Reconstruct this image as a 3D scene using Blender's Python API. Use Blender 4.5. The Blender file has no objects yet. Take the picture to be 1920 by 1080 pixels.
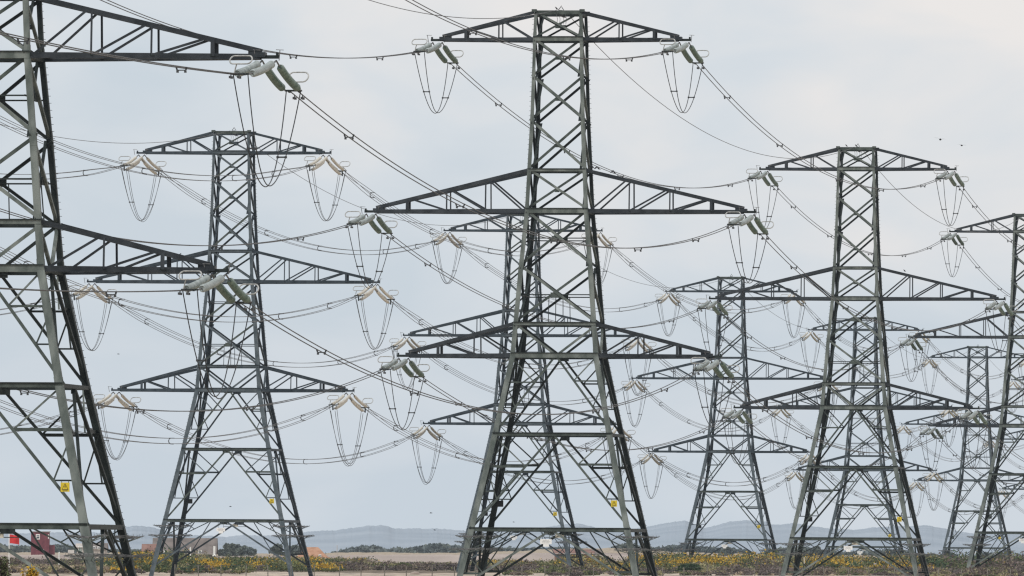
import bpy, math, random
import numpy as np
from mathutils import Vector, Matrix
random.seed(7); rng = np.random.default_rng(7)
S = bpy.context.scene
COL = S.collection
F = 20000.0; EYE = 2.6; HV = 1041.0; ROLL = math.radians(0.30)
U = 1/21.6
cr, sr = math.cos(ROLL), math.sin(ROLL)
def P(u, v, D):
    x = (u-960)*cr - (HV-v)*sr; y = (HV-v)*cr + (u-960)*sr
    return Vector((x*D/F, D, EYE + y*D/F))
def proj(p):
    k = F/p[1]; x = p[0]*k; y = (p[2]-EYE)*k
    return 960 + x*cr + y*sr, HV - (y*cr - x*sr)

# ------------------------------------------------------------------ materials
def newmat(name):
    m = bpy.data.materials.new(name); m.use_nodes = True
    nt = m.node_tree; b = nt.nodes['Principled BSDF']
    return m, nt, b
def noisy(name, c1, c2, scale=3.0, rough=.75, c3=None, detail=6, coord='Object', stretch=(1,1,1), spec=.3, metallic=0, bump=0):
    m, nt, b = newmat(name)
    tc = nt.nodes.new('ShaderNodeTexCoord'); mp = nt.nodes.new('ShaderNodeMapping')
    mp.inputs['Scale'].default_value = stretch
    n = nt.nodes.new('ShaderNodeTexNoise'); n.inputs['Scale'].default_value = scale; n.inputs['Detail'].default_value = detail
    r = nt.nodes.new('ShaderNodeValToRGB'); r.color_ramp.elements[0].position = .35; r.color_ramp.elements[1].position = .65
    r.color_ramp.elements[0].color = (*c1, 1); r.color_ramp.elements[1].color = (*c2, 1)
    if c3:
        e = r.color_ramp.elements.new(.5); e.color = (*c3, 1)
    nt.links.new(tc.outputs[coord], mp.inputs[0]); nt.links.new(mp.outputs[0], n.inputs['Vector'])
    nt.links.new(n.outputs['Fac'], r.inputs[0]); nt.links.new(r.outputs[0], b.inputs['Base Color'])
    b.inputs['Roughness'].default_value = rough; b.inputs['Specular IOR Level'].default_value = spec
    b.inputs['Metallic'].default_value = metallic
    if bump:
        bp = nt.nodes.new('ShaderNodeBump'); bp.inputs['Strength'].default_value = bump
        nt.links.new(n.outputs['Fac'], bp.inputs['Height']); nt.links.new(bp.outputs[0], b.inputs['Normal'])
    return m
M = {}
M['light'] = noisy('lit_weathered_green_grey_steel', (.07,.088,.079), (.20,.225,.208), 1.3, .6, (.125,.146,.134), stretch=(1,1,.35))  # weathered steel, paler tone holds the daylight on near-face members
M['blue'] = noisy('hazed_blue_grey_steel', (.045,.064,.076), (.10,.123,.138), 1.3, .6)  # rear-line steel, distance haze painted into the bluer colour
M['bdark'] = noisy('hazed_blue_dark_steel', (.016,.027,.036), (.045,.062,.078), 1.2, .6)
M['mid'] = noisy('grey_green_steel', (.03,.042,.037), (.085,.105,.094), 1.5, .6)
M['dark'] = noisy('dark_steel', (.006,.011,.010), (.022,.032,.030), 1.2, .6)  # on far-face members this dark tone is painted-in shade
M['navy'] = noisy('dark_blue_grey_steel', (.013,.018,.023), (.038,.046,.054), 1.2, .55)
M['wire'] = noisy('aged_aluminium_wire', (.03,.033,.036), (.06,.063,.066), .3, .5)
M['wire_pale'] = noisy('grey_aluminium_wire', (.07,.075,.08), (.12,.125,.13), .3, .5)
M['fitting'] = noisy('galvanised_fitting', (.08,.085,.09), (.2,.2,.2), 5, .5)
M['ring'] = noisy('pale_ring', (.3,.31,.3), (.5,.5,.48), 4, .4)
M['porc'] = noisy('grey_green_porcelain', (.28,.33,.32), (.44,.49,.48), 2.5, .3, spec=.6)
M['porcshade'] = noisy('shaded_green_porcelain', (.09,.165,.125), (.21,.29,.245), 2.5, .3, spec=.6)  # darker copy of the front-line porcelain, shade put into its colour
M['cream'] = noisy('cream_porcelain', (.56,.53,.45), (.74,.71,.63), 2.5, .35, spec=.5)
M['yellow'] = noisy('yellow_sign_paint', (.62,.46,.02), (.75,.58,.04), 3, .5)
M['black'] = noisy('black_paint', (.008,.008,.009), (.02,.02,.022), 3, .6)
M['white'] = noisy('white_paint', (.82,.82,.80), (.9,.9,.88), 3, .5)
M['grey'] = noisy('grey_lettering', (.28,.28,.28), (.4,.4,.4), 3, .6)
M['creampaint'] = noisy('cream_plate_paint', (.62,.58,.47), (.75,.71,.6), 3, .5)
M['redflag'] = noisy('red_cloth', (.55,.035,.04), (.75,.07,.07), 1.2, .8)
M['redwall'] = noisy('dull_red_boards', (.13,.03,.042), (.2,.055,.068), .8, .9)
M['brownwall'] = noisy('brown_render', (.2,.16,.14), (.28,.23,.2), .5, .9)
M['brownroof'] = noisy('brown_grey_roof', (.15,.13,.12), (.22,.19,.175), .6, .9)
M['orangeroof'] = noisy('orange_tiles', (.38,.2,.12), (.5,.29,.19), .7, .9)
M['palewall'] = noisy('pale_wall', (.42,.38,.34), (.55,.5,.46), .5, .9)
M['redbrick'] = noisy('red_brown_brick', (.2,.11,.09), (.3,.18,.15), .5, .9)
M['glass'] = noisy('dark_glass', (.04,.05,.06), (.1,.12,.14), 1, .2)
M['greendoor'] = noisy('green_door', (.14,.2,.17), (.2,.27,.23), 1, .8)
M['wood'] = noisy('grey_wood', (.13,.12,.10), (.28,.26,.22), 2, .9)
M['bark'] = noisy('bark', (.05,.045,.04), (.1,.09,.08), 3, .9)
M['gyellow'] = noisy('gorse_flowers', (.34,.21,.025), (.66,.43,.05), .9, .9, (.48,.31,.035))
M['ggreen'] = noisy('gorse_leaves', (.055,.075,.03), (.17,.18,.07), .5, .9, (.10,.12,.05))
M['gdark'] = noisy('dark_green_leaves', (.025,.05,.025), (.07,.11,.05), .6, .9)
M['brown'] = noisy('dead_bramble', (.09,.07,.055), (.23,.18,.14), .35, .9, (.15,.115,.095))
M['heath'] = noisy('purple_brown_heath', (.085,.07,.068), (.18,.145,.135), .4, .9)
M['olive'] = noisy('olive_grass', (.20,.19,.09), (.36,.33,.18), .4, .9)
M['dry'] = noisy('dry_grass', (.29,.235,.165), (.44,.36,.265), .5, .9)
M['ftree'] = noisy('far_tree_leaves', (.085,.105,.09), (.17,.19,.16), .12, .9)
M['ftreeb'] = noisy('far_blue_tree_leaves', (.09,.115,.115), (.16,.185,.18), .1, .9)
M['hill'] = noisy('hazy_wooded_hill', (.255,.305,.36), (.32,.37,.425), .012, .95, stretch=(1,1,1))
M['bird'] = noisy('dark_feathers', (.012,.012,.014), (.04,.04,.045), 5, .8)

# ------------------------------------------------------------------ builders
class B:
    def __init__(s): s.v=[]; s.f=[]; s.m=[]; s.mats=[]
    def mi(s, mat):
        if mat not in s.mats: s.mats.append(mat)
        return s.mats.index(mat)
    def add(s, vs, fs, mat):
        o = len(s.v); k = s.mi(mat); s.v.extend([tuple(q) for q in vs])
        for f in fs: s.f.append(tuple(i+o for i in f)); s.m.append(k)
    def prism(s, p, q, prof, e1, e2, mat):
        p=Vector(p); q=Vector(q); d=(q-p)
        if d.length<1e-6: return
        d.normalize(); e1=Vector(e1); e1=(e1-d*e1.dot(d)).normalized()
        e2=Vector(e2); e2=e2-d*e2.dot(d); e2=(e2-e1*e2.dot(e1))
        e2 = e2.normalized() if e2.length>1e-5 else d.cross(e1)
        n=len(prof); vs=[p+e1*a+e2*b for a,b in prof]+[q+e1*a+e2*b for a,b in prof]
        fs=[(i,(i+1)%n,n+(i+1)%n,n+i) for i in range(n)]
        fs.append(tuple(range(n))[::-1]); fs.append(tuple(range(n,2*n)))
        s.add(vs,fs,mat)
    def angle(s,p,q,w,e1,e2,mat,t=None):
        t=t or max(.03,w*.13)
        s.prism(p,q,[(0,0),(w,0),(w,t),(t,t),(t,w),(0,w)],e1,e2,mat)
    def bar(s,p,q,w,h,up,mat):
        d=(Vector(q)-Vector(p)); side=d.cross(Vector(up))
        if side.length<1e-5: side=d.cross(Vector((1,.3,0)))
        s.prism(p,q,[(-w/2,-h/2),(w/2,-h/2),(w/2,h/2),(-w/2,h/2)],side,up,mat)
    def box(s,c,sx,sy,sz,mat):
        x,y,z=c; s.bar((x,y,z-sz/2),(x,y,z+sz/2),sx,sy,(0,1,0),mat)
    def tube(s,pts,r,n,mat,closed=False,cap=True):
        pts=[Vector(p) for p in pts]; N=len(pts); vs=[]
        rr = r if hasattr(r,'__len__') else [r]*N
        for i,p in enumerate(pts):
            a=pts[(i-1)%N] if closed or i>0 else p; b=pts[(i+1)%N] if closed or i<N-1 else p
            d=(b-a).normalized(); ref=Vector((0,0,1)) if abs(d.z)<.9 else Vector((1,0,0))
            e1=d.cross(ref).normalized(); e2=e1.cross(d)
            for k in range(n):
                t=2*math.pi*k/n; vs.append(p+(e1*math.cos(t)+e2*math.sin(t))*rr[i])
        fs=[]
        for i in range(N if closed else N-1):
            j=(i+1)%N
            for k in range(n): fs.append((i*n+k,j*n+k,j*n+(k+1)%n,i*n+(k+1)%n))
        if not closed and cap:
            fs.append(tuple(range(n))[::-1]); fs.append(tuple((N-1)*n+k for k in range(n)))
        s.add(vs,fs,mat)
    def mesh(s,name,smooth=False):
        me=bpy.data.meshes.new(name); me.from_pydata(s.v,[],s.f)
        for k in s.mats: me.materials.append(M[k])
        me.polygons.foreach_set('material_index',s.m)
        if smooth: me.polygons.foreach_set('use_smooth',[True]*len(s.f))
        me.update(); return me
def link(name, data, parent=None):
    o=bpy.data.objects.new(name,data); COL.objects.link(o)
    if parent: o.parent=parent
    return o
def tag(o,label=None,cat=None,group=None,kind=None):
    if label: o['label']=label
    if cat: o['category']=cat
    if group: o['group']=group
    if kind: o['kind']=kind
    return o

# ------------------------------------------------------------------ pylon geometry (local metres, z=0 at lowest cross beam)
LV=[(-150,183),(0,150.5),(178,111.5),(326,82),(385,77.5),(493,68.5),(597,59),(673,54),(765,51),(848,48.5),(919,47),(969,45)]
def hw(z):
    for (a,wa),(b,wb) in zip(LV,LV[1:]):
        if z<=b: return wa+(wb-wa)*(z-a)/(b-a)
    return LV[-1][1]
def fp(face,s,z,inset=0):
    h=hw(z)
    p={0:(s*h,-h+inset),1:(s*h,h-inset),2:(-h+inset,s*h),3:(h-inset,s*h)}[face]
    return Vector((p[0],p[1],z))*U
NRM={0:(0,1,0),1:(0,-1,0),2:(1,0,0),3:(-1,0,0)}   # inward normals
ARMS=[(919,969,222,[112,175]),(597,673,346,[134,209,284]),(326,385,283,[153,223])]  # z low, z high, reach, stations
FOOT=-145
def leg_mesh(sx,sy):
    b=B(); mat='light' if sy<0 else 'dark'  # light on near legs and shade on far legs set by material
    seg=[(FOOT,0,.60),(0,178,.56),(178,326,.52),(326,493,.46),(493,597,.43),(597,765,.38),(765,848,.35),(848,919,.32),(919,972,.31)]
    for a,c,w in seg:
        w*=.87
        pa=Vector((sx*hw(a),sy*hw(a),a))*U; pc=Vector((sx*hw(c),sy*hw(c),c))*U
        off=Vector((sx,sy,0))*(w-.3)*.25
        b.angle(pa+off,pc+off,w,(-sx,0,0),(0,-sy,0),mat,.06)
        if a>=0: # splice plate
            d=(pc-pa).normalized(); o2=off+Vector((sx,sy,0))*.012
            b.angle(pa+o2-d*.5,pa+o2+d*.6,w+.03,(-sx,0,0),(0,-sy,0),mat,.09)
    z=FOOT+20 if (sx,sy) in ((1,1),(-1,-1)) else 2000
    while z<960:   # step bolts
        h=hw(z); p=Vector((sx*h,sy*h,z))*U
        b.bar(p,p+Vector((sx*.14,0,0)),.025,.025,(0,0,1),'dark'); z+=9
    b.box(Vector((sx*45,sy*45,972))*U,.42,.42,.22,'mid' if sy<0 else 'dark')
    return b.mesh('leg')
def br(b,face,s0,z0,s1,z1,w,mat,inset=2):
    n=NRM[face]; p=fp(face,s0,z0,inset); q=fp(face,s1,z1,inset)
    d=(q-p).normalized(); e1=d.cross(Vector(n)).normalized(); w*=.76
    b.angle(p,q,w,e1,n,mat)
def face_mesh(face):
    b=B(); near=face==0
    ml='light' if near or face==3 else 'dark'; mm='mid' if near else 'dark'  # lit and shaded steel tones chosen per face
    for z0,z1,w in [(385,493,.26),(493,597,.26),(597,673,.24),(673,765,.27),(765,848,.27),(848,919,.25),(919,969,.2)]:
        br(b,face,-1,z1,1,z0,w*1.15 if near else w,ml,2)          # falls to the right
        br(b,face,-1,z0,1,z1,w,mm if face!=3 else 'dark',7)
    for z0,z1,w in [(326,385,.27)]:
        br(b,face,-1,z1,0,z0,w,ml); br(b,face,1,z1,0,z0,w,ml)
    for zt,zb,za,zc in [(178,0,120,57),(326,178,277,229)]:
        H=zt-zb; hb=hw(zb)
        for s in (-1,1):
            br(b,face,0,zt,s,zb,.25,mm if near else 'dark',2)
            def vs(z): return s*(hb*(zt-z)/H)/hw(z)
            br(b,face,vs(za),za,s,za,.26 if zb==0 else .17,mm,5)
            br(b,face,vs(za),za,s,zt,.14,ml,8)
            br(b,face,s,za,vs(zc),zc,.13,mm,8)
            br(b,face,vs(zc),zc,s,zc,.13,'dark',5)
    # below the lowest beam
    zb=FOOT; hb=hw(-108); 
    for s in (-1,1):
        br(b,face,0,0,s,-112,.26,'light' if near else 'dark',2)
        def vs(z): return s*(hw(-112)*(0-z)/112)/hw(z)
        br(b,face,vs(-80),-80,s,-80,.24,mm,5)
        br(b,face,s*.48,0,vs(-80),-80,.14,'dark',8)
        br(b,face,s*.48,0,s,-42,.13,mm,8)
        br(b,face,s*.74,-21,s,0,.10,mm,11)
        br(b,face,s,-42,vs(-80),-80,.13,mm,10)
    for z in (439,545):
        br(b,face,-1,z,1,z,.12,'dark',10)
    for s in (-.18,.18): br(b,face,s,439,s,385,.09,'dark',10)
    for z,w in [(439,.85),(545,.8),(635,.3),(719,.3),(806,.3),(883,.3),(944,.55),(323,.9),(174,.8),(-4,.9)]:
        p=fp(face,0,z,6); n=Vector(NRM[face]); e=Vector((1,0,0)) if face<2 else Vector((0,1,0))
        if w>.5: b.bar(p-e*w/2,p+e*w/2,.05,.46,(0,0,1),mm)
        else: b.bar(p-e*.2,p+e*.2,.05,.28,(0,0,1),mm)
    return b.mesh('bracing')
def frame_mesh(z,w,inner=True):
    b=B()
    for f in range(4):
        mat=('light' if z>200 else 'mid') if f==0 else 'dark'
        n=NRM[f]; p=fp(f,-1,z,-1.2 if f<2 else 0); q=fp(f,1,z,-1.2 if f<2 else 0)
        b.angle(p+Vector((0,0,-w/2)),q+Vector((0,0,-w/2)),w,(0,0,1),n,mat)
        if f==0: b.bar(p+Vector((0,-.03,w/2+.03)),q+Vector((0,-.03,w/2+.03)),.1,.06,(0,0,1),'dark')
    if inner:
        m=[fp(f,0,z,4) for f in range(4)]
        for i,j in ((0,2),(2,1),(1,3),(3,0)): b.angle(m[i],m[j],.14,(0,0,1),(1,0,0),'dark')
    return b.mesh('cross_beam_frame')
def arm_mesh(sx,zl,zh,L,st):
    b=B(); hl=hw(zl); hh=hw(zh); w=.29 if zl==919 else .34
    def low(x,sy): 
        t=(x-hl)/(L-hl); return Vector((sx*x,sy*(hl*(1-t)+8*t),zl))*U
    def up(x,sy):
        t=(x-hh)/(L-hh); return Vector((sx*x,sy*(hh*(1-t)+8*t),zh+(zl+7-zh)*t))*U
    for sy in (-1,1):
        b.angle(low(hl,sy)-Vector((0,0,w/2)),low(L,sy)-Vector((0,0,w/2)),w,(0,0,1),(0,-sy,0),'navy')
        b.angle(up(hh,sy)-Vector((0,0,w*.4)),up(L,sy)-Vector((0,0,w*.4)),w*.85,(0,0,1),(0,-sy,0),'navy')
        xs=[hl]+st
        for i,x in enumerate(st):
            last=i==len(st)-1
            b.angle(low(x,sy),up(x,sy),.24 if last else .12,(sx,0,0),(0,-sy,0),'navy')
            b.angle(low(xs[i]+(6 if i==0 else 4),sy),up(x-2,sy),.15,(0,0,1),(0,-sy,0),'navy')
    allx=[hl]+st+[L]
    for i in range(len(allx)-1):
        b.angle(low(allx[i],-1),low(allx[i+1],1),.12,(0,0,1),(1,0,0),'dark')
        b.angle(low(allx[i],1)+Vector((0,0,.05)),low(allx[i+1],-1)+Vector((0,0,.05)),.12,(0,0,1),(1,0,0),'dark')
        if i: b.angle(low(allx[i],1),low(allx[i],-1),.1,(0,0,1),(1,0,0),'dark'); 
    for x in (st[0]*.5+hl*.5,st[0]+30):     # splice plates under the chord
        p=low(x,-1); b.bar(p-Vector((.6,0,w*.55)),p+Vector((.6,0,-w*.55)),.1,.08,(0,0,1),'navy')
    # tip plates and hanger beam
    T=Vector((sx*L,0,zl))*U
    b.box(T+Vector((-sx*.15,0,.12)),.9,.9,.3,'navy'); b.box(T+Vector((-sx*.45,0,.3)),.5,.8,.25,'navy')
    return b.mesh('crossarm')
def hanger_mesh(sx,zl,L):
    b=B(); T=Vector((sx*L,0,zl))*U
    b.bar(T,T+Vector((sx*1.08,0,0)),.26,.2,(0,0,1),'dark')
    b.bar(T+Vector((-sx*.2,.35,0)),T+Vector((sx*1.0,.1,0)),.06,.14,(0,0,1),'dark')
    for x in (.02,.98): b.box(T+Vector((sx*x,0,.16)),.14,.3,.2,'dark')
    return b.mesh('hanger_beam')
def top_mesh():
    b=B()
    for sy in (-1,1):
        m='mid' if sy<0 else 'dark'
        b.angle(Vector((-45,sy*45,965))*U,Vector((45,sy*45,965))*U,.34,(0,0,1),(0,-sy,0),m)
    for sx in (-1,1): b.angle(Vector((sx*45,-45,963))*U,Vector((sx*45,45,963))*U,.25,(0,0,1),(-sx,0,0),'dark')
    b.angle(Vector((0,-45,963))*U,Vector((0,45,963))*U,.25,(0,0,1),(1,0,0),'dark')
    b.box(Vector((0,0,972))*U,.3,.9,.25,'mid')
    b.bar(Vector((-4,-6,975))*U,Vector((2,-6,983))*U,.06,.06,(0,0,1),'fitting'); b.bar(Vector((5,4,975))*U,Vector((1,4,981))*U,.06,.06,(0,0,1),'fitting')
    for k in (-9,-4,3,8):
        b.tube([Vector((k,0,970))*U,Vector((k+3,-4,958))*U,Vector((k+2,-6,948))*U],.02,4,'fitting')
    return b.mesh('peak_beam')
def guard_mesh(sx,sy):
    b=B()
    for z,r in ((-16,1.25),(-40,1.55)):
        h=hw(z); c=Vector((sx*h,sy*h,z))*U-Vector((sx*.2,sy*.2,0)); arms=[]
        for k in range(8):
            a=2*math.pi*k/8+.3
            e=c+Vector((math.cos(a)*r,math.sin(a)*r,.22+random.uniform(-.08,.08)))
            arms.append(e)
            b.bar(c+Vector((math.cos(a)*.3,math.sin(a)*.3,-.12)),e,.04,.04,(0,0,1),'light')
        for q in (.5,.75,1.0):
            loop=[c+(e-c)*q for e in arms]; b.tube(loop,.022,4,'fitting',closed=True)
            for i in range(8):
                for t in (.5,):
                    p=loop[i].lerp(loop[(i+1)%8],t)
                    b.bar(p+Vector((random.uniform(-.12,.12),random.uniform(-.05,.05),-.12)),p+Vector((random.uniform(-.1,.1),0,.14)),.02,.02,(1,0,0),'fitting')
    return b.mesh('anti_climb_guard')
def sign_mesh():
    b=B(); w=.52
    b.box((0,0,0),w,.03,w*1.04,'yellow')
    b.box((0,.022,0),w,.012,w*1.04,'black')
    y=-.022
    def tri(a,h,cz,m,yy): b.add([(-a,yy,cz-h),(a,yy,cz-h),(0,yy,cz+h)],[(0,1,2)],m)
    tri(.2,.19,.04,'black',-.019); tri(.155,.14,.025,'yellow',-.023)
    b.add([(.03,-.027,.13),(-.05,-.027,.0),(.0,-.027,.01),(-.03,-.027,-.09),(.055,-.027,.035),(.01,-.027,.03)],[(0,1,2,5),(2,3,4,5)],'black')
    for k in range(2): b.box((0,-.02,-.19-.035*k),.34-.1*k,.006,.014,'black')
    for x in (-.2,.2): b.bar((x,0,w*.5),(x,0,w*.5+.16),.03,.03,(0,1,0),'dark')
    return b.mesh('danger_sign')
def plate_mesh():
    b=B()
    b.box((0,0,.1),1.0,.04,.42,'white'); b.box((.02,0,-.22),.5,.04,.24,'white')
    for z,w in ((.2,.5),(.1,.66),(.0,.6)):
        x=-w/2
        while x<w/2:
            l=random.uniform(.04,.1); b.box((x+l/2,-.024,z),l,.006,.035,'grey'); x+=l+.03
    b.bar((-.45,.03,.28),(.45,.03,.28),.05,.06,(0,0,1),'mid')
    for x in (-.3,.3): b.bar((x,.03,.28),(x,.03,1.1),.04,.04,(0,1,0),'mid')
    return b.mesh('number_plate')
LEG={(sx,sy):leg_mesh(sx,sy) for sx in (-1,1) for sy in (-1,1)}
FACE=[face_mesh(i) for i in range(4)]
FR=[frame_mesh(0,.29),frame_mesh(178,.24),frame_mesh(326,.40),frame_mesh(385,.24),frame_mesh(597,.38),frame_mesh(673,.2),frame_mesh(919,.34)]
ARM=[(sx,arm_mesh(sx,zl,zh,L,st)) for zl,zh,L,st in ARMS for sx in (-1,1)]
HANG=[hanger_mesh(sx,zl,L) for zl,zh,L,st in ARMS for sx in (-1,1)]
TOP=top_mesh(); GUARD=[guard_mesh(sx,sy) for sx in (-1,1) for sy in (-1,1)]; SIGN=sign_mesh(); PLATE=plate_mesh()
def cream_plate():
    b=B(); b.box((0,0,0),.75,.04,.3,'creampaint'); b.bar((-1,.04,.12),(1,.04,.12),.05,.05,(0,0,1),'mid'); b.bar((-1.3,.04,-.12),(1.3,.04,-.12),.05,.05,(0,0,1),'mid'); return b.mesh('circuit_plate')
CPL=cream_plate()
ALPHA=math.radians(6.73)
def tmat(X,Y,z): return Matrix.Translation((X,Y,z)) @ Matrix.Rotation(-ALPHA,4,'Z')
# name key: X, Y, z of lowest beam, real?, descriptor, label
TA=[('A0',-65.6,329,4.4,False,'',''),
 ('A1',-30.8,628,EYE+1.53,True,'nearest pylon cropped by left edge','tall nearest lattice pylon cropped by the left edge of the view'),
 ('A2',4.0,926,EYE+2.2,True,'big central pylon','big green-grey lattice pylon standing full height in the centre foreground'),
 ('A3',39.5,1226.5,EYE+2.04,True,'large right-hand pylon','second largest full lattice pylon, standing right of the central one'),
 ('A4',72.8,1505.7,EYE+3.5,True,'pylon cut by right edge','lattice pylon with grey-green insulators cut in half by the right edge'),
 ('A5',108,1800,5.,False,'right edge','')]
TB=[('B0',-67,940,5.4,False,'',''),
 ('B1',-32.4,1233,EYE+3.78,True,'left-centre pylon with cream insulators','blue-grey lattice pylon with cream insulators standing left of the central pylon'),
 ('B2',1.3,1515.5,EYE+3.57,True,'pylon hidden behind the central one','hazy lattice pylon seen directly through and behind the big central pylon'),
 ('B3',37.3,1826,EYE+2.8,True,'mid-right distant pylon','distant lattice pylon with cream insulators between the central and large right pylons'),
 ('B4',69.0,2090,EYE+1.93,True,'small pylon behind the large right-hand one','small hazy lattice pylon seen through the legs of the large right-hand pylon'),
 ('B5',103.7,2380,EYE+2.1,True,'tiny pylon near the right edge','tiny pale lattice pylon just left of the pylon cut by right edge'),
 ('B6',136.5,2680,EYE+2.2,True,'farthest pylon peeking in at right edge','farthest palest lattice pylon of which only left arms show at right edge'),
 ('B7',171,2980,5.,False,'right edge','')]
def vis(pts,mg=6):
    for p in pts:
        if p[1]<50: continue
        u,v=proj(p)
        if -mg<u<1920+mg and -mg<v<1080+mg: return True
    return False
_vc={}
def hazed_variant(me):  # rear-line mesh copy whose bluer steels have haze painted in
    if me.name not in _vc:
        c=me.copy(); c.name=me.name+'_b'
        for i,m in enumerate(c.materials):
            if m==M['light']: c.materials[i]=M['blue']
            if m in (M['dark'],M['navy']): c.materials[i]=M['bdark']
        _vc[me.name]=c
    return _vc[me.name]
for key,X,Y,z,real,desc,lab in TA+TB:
    if not real: continue
    V=hazed_variant if key[0]=='B' else (lambda m:m)
    mt=tmat(X,Y,0)
    root=link('pylon',None); root.location=(X,Y,0); root.rotation_euler=(0,0,-ALPHA); root.empty_display_size=2
    tag(root,lab,'pylon','pylons of the front line' if key[0]=='A' else 'pylons of the rear line')
    T=tmat(X,Y,z)
    def put(name,me,loc=(0,0,0),rz=0,chk=None):
        if chk is not None and not vis([T@Vector(c) for c in chk]): return None
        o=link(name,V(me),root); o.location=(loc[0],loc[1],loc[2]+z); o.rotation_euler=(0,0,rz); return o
    for (sx,sy),me in LEG.items(): put('leg',me,chk=[Vector((sx*hw(q),sy*hw(q),q))*U for q in range(-100,960,40)])
    for i,me in enumerate(FACE): put('bracing',me,chk=[fp(i,s,q) for q in range(-80,960,40) for s in (-1,0,1)])
    zz=[0,178,326,385,597,673,919]
    for q,me in zip(zz,FR): put('cross_beam_frame',me,chk=[fp(f,s,q) for f in range(4) for s in (-1,0,1)])
    k=0
    for zl,zh,L,st in ARMS:
        for sx in (-1,1):
            ca=put('crossarm',ARM[k][1],chk=[Vector((sx*x,0,zl+4))*U for x in range(60,L,12)])
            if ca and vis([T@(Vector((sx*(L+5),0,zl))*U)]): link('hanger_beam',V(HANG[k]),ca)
            k+=1
    put('peak_beam',TOP,chk=[Vector((s*45,0,965))*U for s in (-1,0,1)])
    k=0
    for sx in (-1,1):
        for sy in (-1,1):
            put('anti_climb_guard',GUARD[k],chk=[Vector((sx*(hw(-30)+d),sy*hw(-30),-30))*U for d in (-25,25)]); k+=1
    put('danger_sign',SIGN,(120*U,-hw(50)*U+.02,50*U-.02),chk=[Vector((120,-138,50))*U])
    s=put('danger_sign',SIGN,(-126*U,hw(50)*U-.02,50*U-.02),math.pi,chk=[Vector((-126,138,50))*U])
    if s: s['label']='danger sign seen from its black back'
    put('number_plate',PLATE,(-5*U,-hw(-24)*U-.1,-24*U),chk=[Vector((0,-150,-24))*U])
    put('circuit_plate',CPL,(-14*U,hw(-11)*U-.2,-11*U),chk=[Vector((0,150,-11))*U])

# ------------------------------------------------------------------ insulator clusters
def string_pts(x0,x1,y1,drop,n=30,z0=0):
    out=[]
    for i in range(n+1):
        t=i/n; out.append(Vector((x0+(x1-x0)*t,y1*t,z0-drop*(1.55*t-.55*t*t))))
    return out
def ins_mesh(x0,x1,y1,drop,rad,mat,z0=0):
    pts=string_pts(x0,x1,y1,drop,56,z0); b=B()
    b.tube(pts[:9],.055,6,'fitting'); b.tube(pts[47:],.055,6,'fitting')
    mid=pts[8:49]; r=[rad*(.80 if i%2 else 1.0) for i in range(len(mid))]; r[0]*=.6; r[-1]*=.75
    b.tube(mid,r,14,mat)
    return b.mesh('insulator_string',True)
def ring_mesh(c,w,h,tilt,post):
    b=B(); pts=[]
    for k in range(28):
        a=2*math.pi*k/28; ca=math.cos(a); sa=math.sin(a)
        x=(w-h)/2*(1 if ca>0 else -1)+ca*h/2 if abs(ca)>.02 else 0
        pts.append(Vector((c[0]+x,c[1]+sa*tilt,c[2]+sa*h/2)))
    b.tube(pts,.045,6,'ring',closed=True)
    b.tube([Vector(post),Vector((c[0]-w*.2,c[1],c[2]-h/2))],.04,5,'ring')
    return b.mesh('grading_ring',True)
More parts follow.
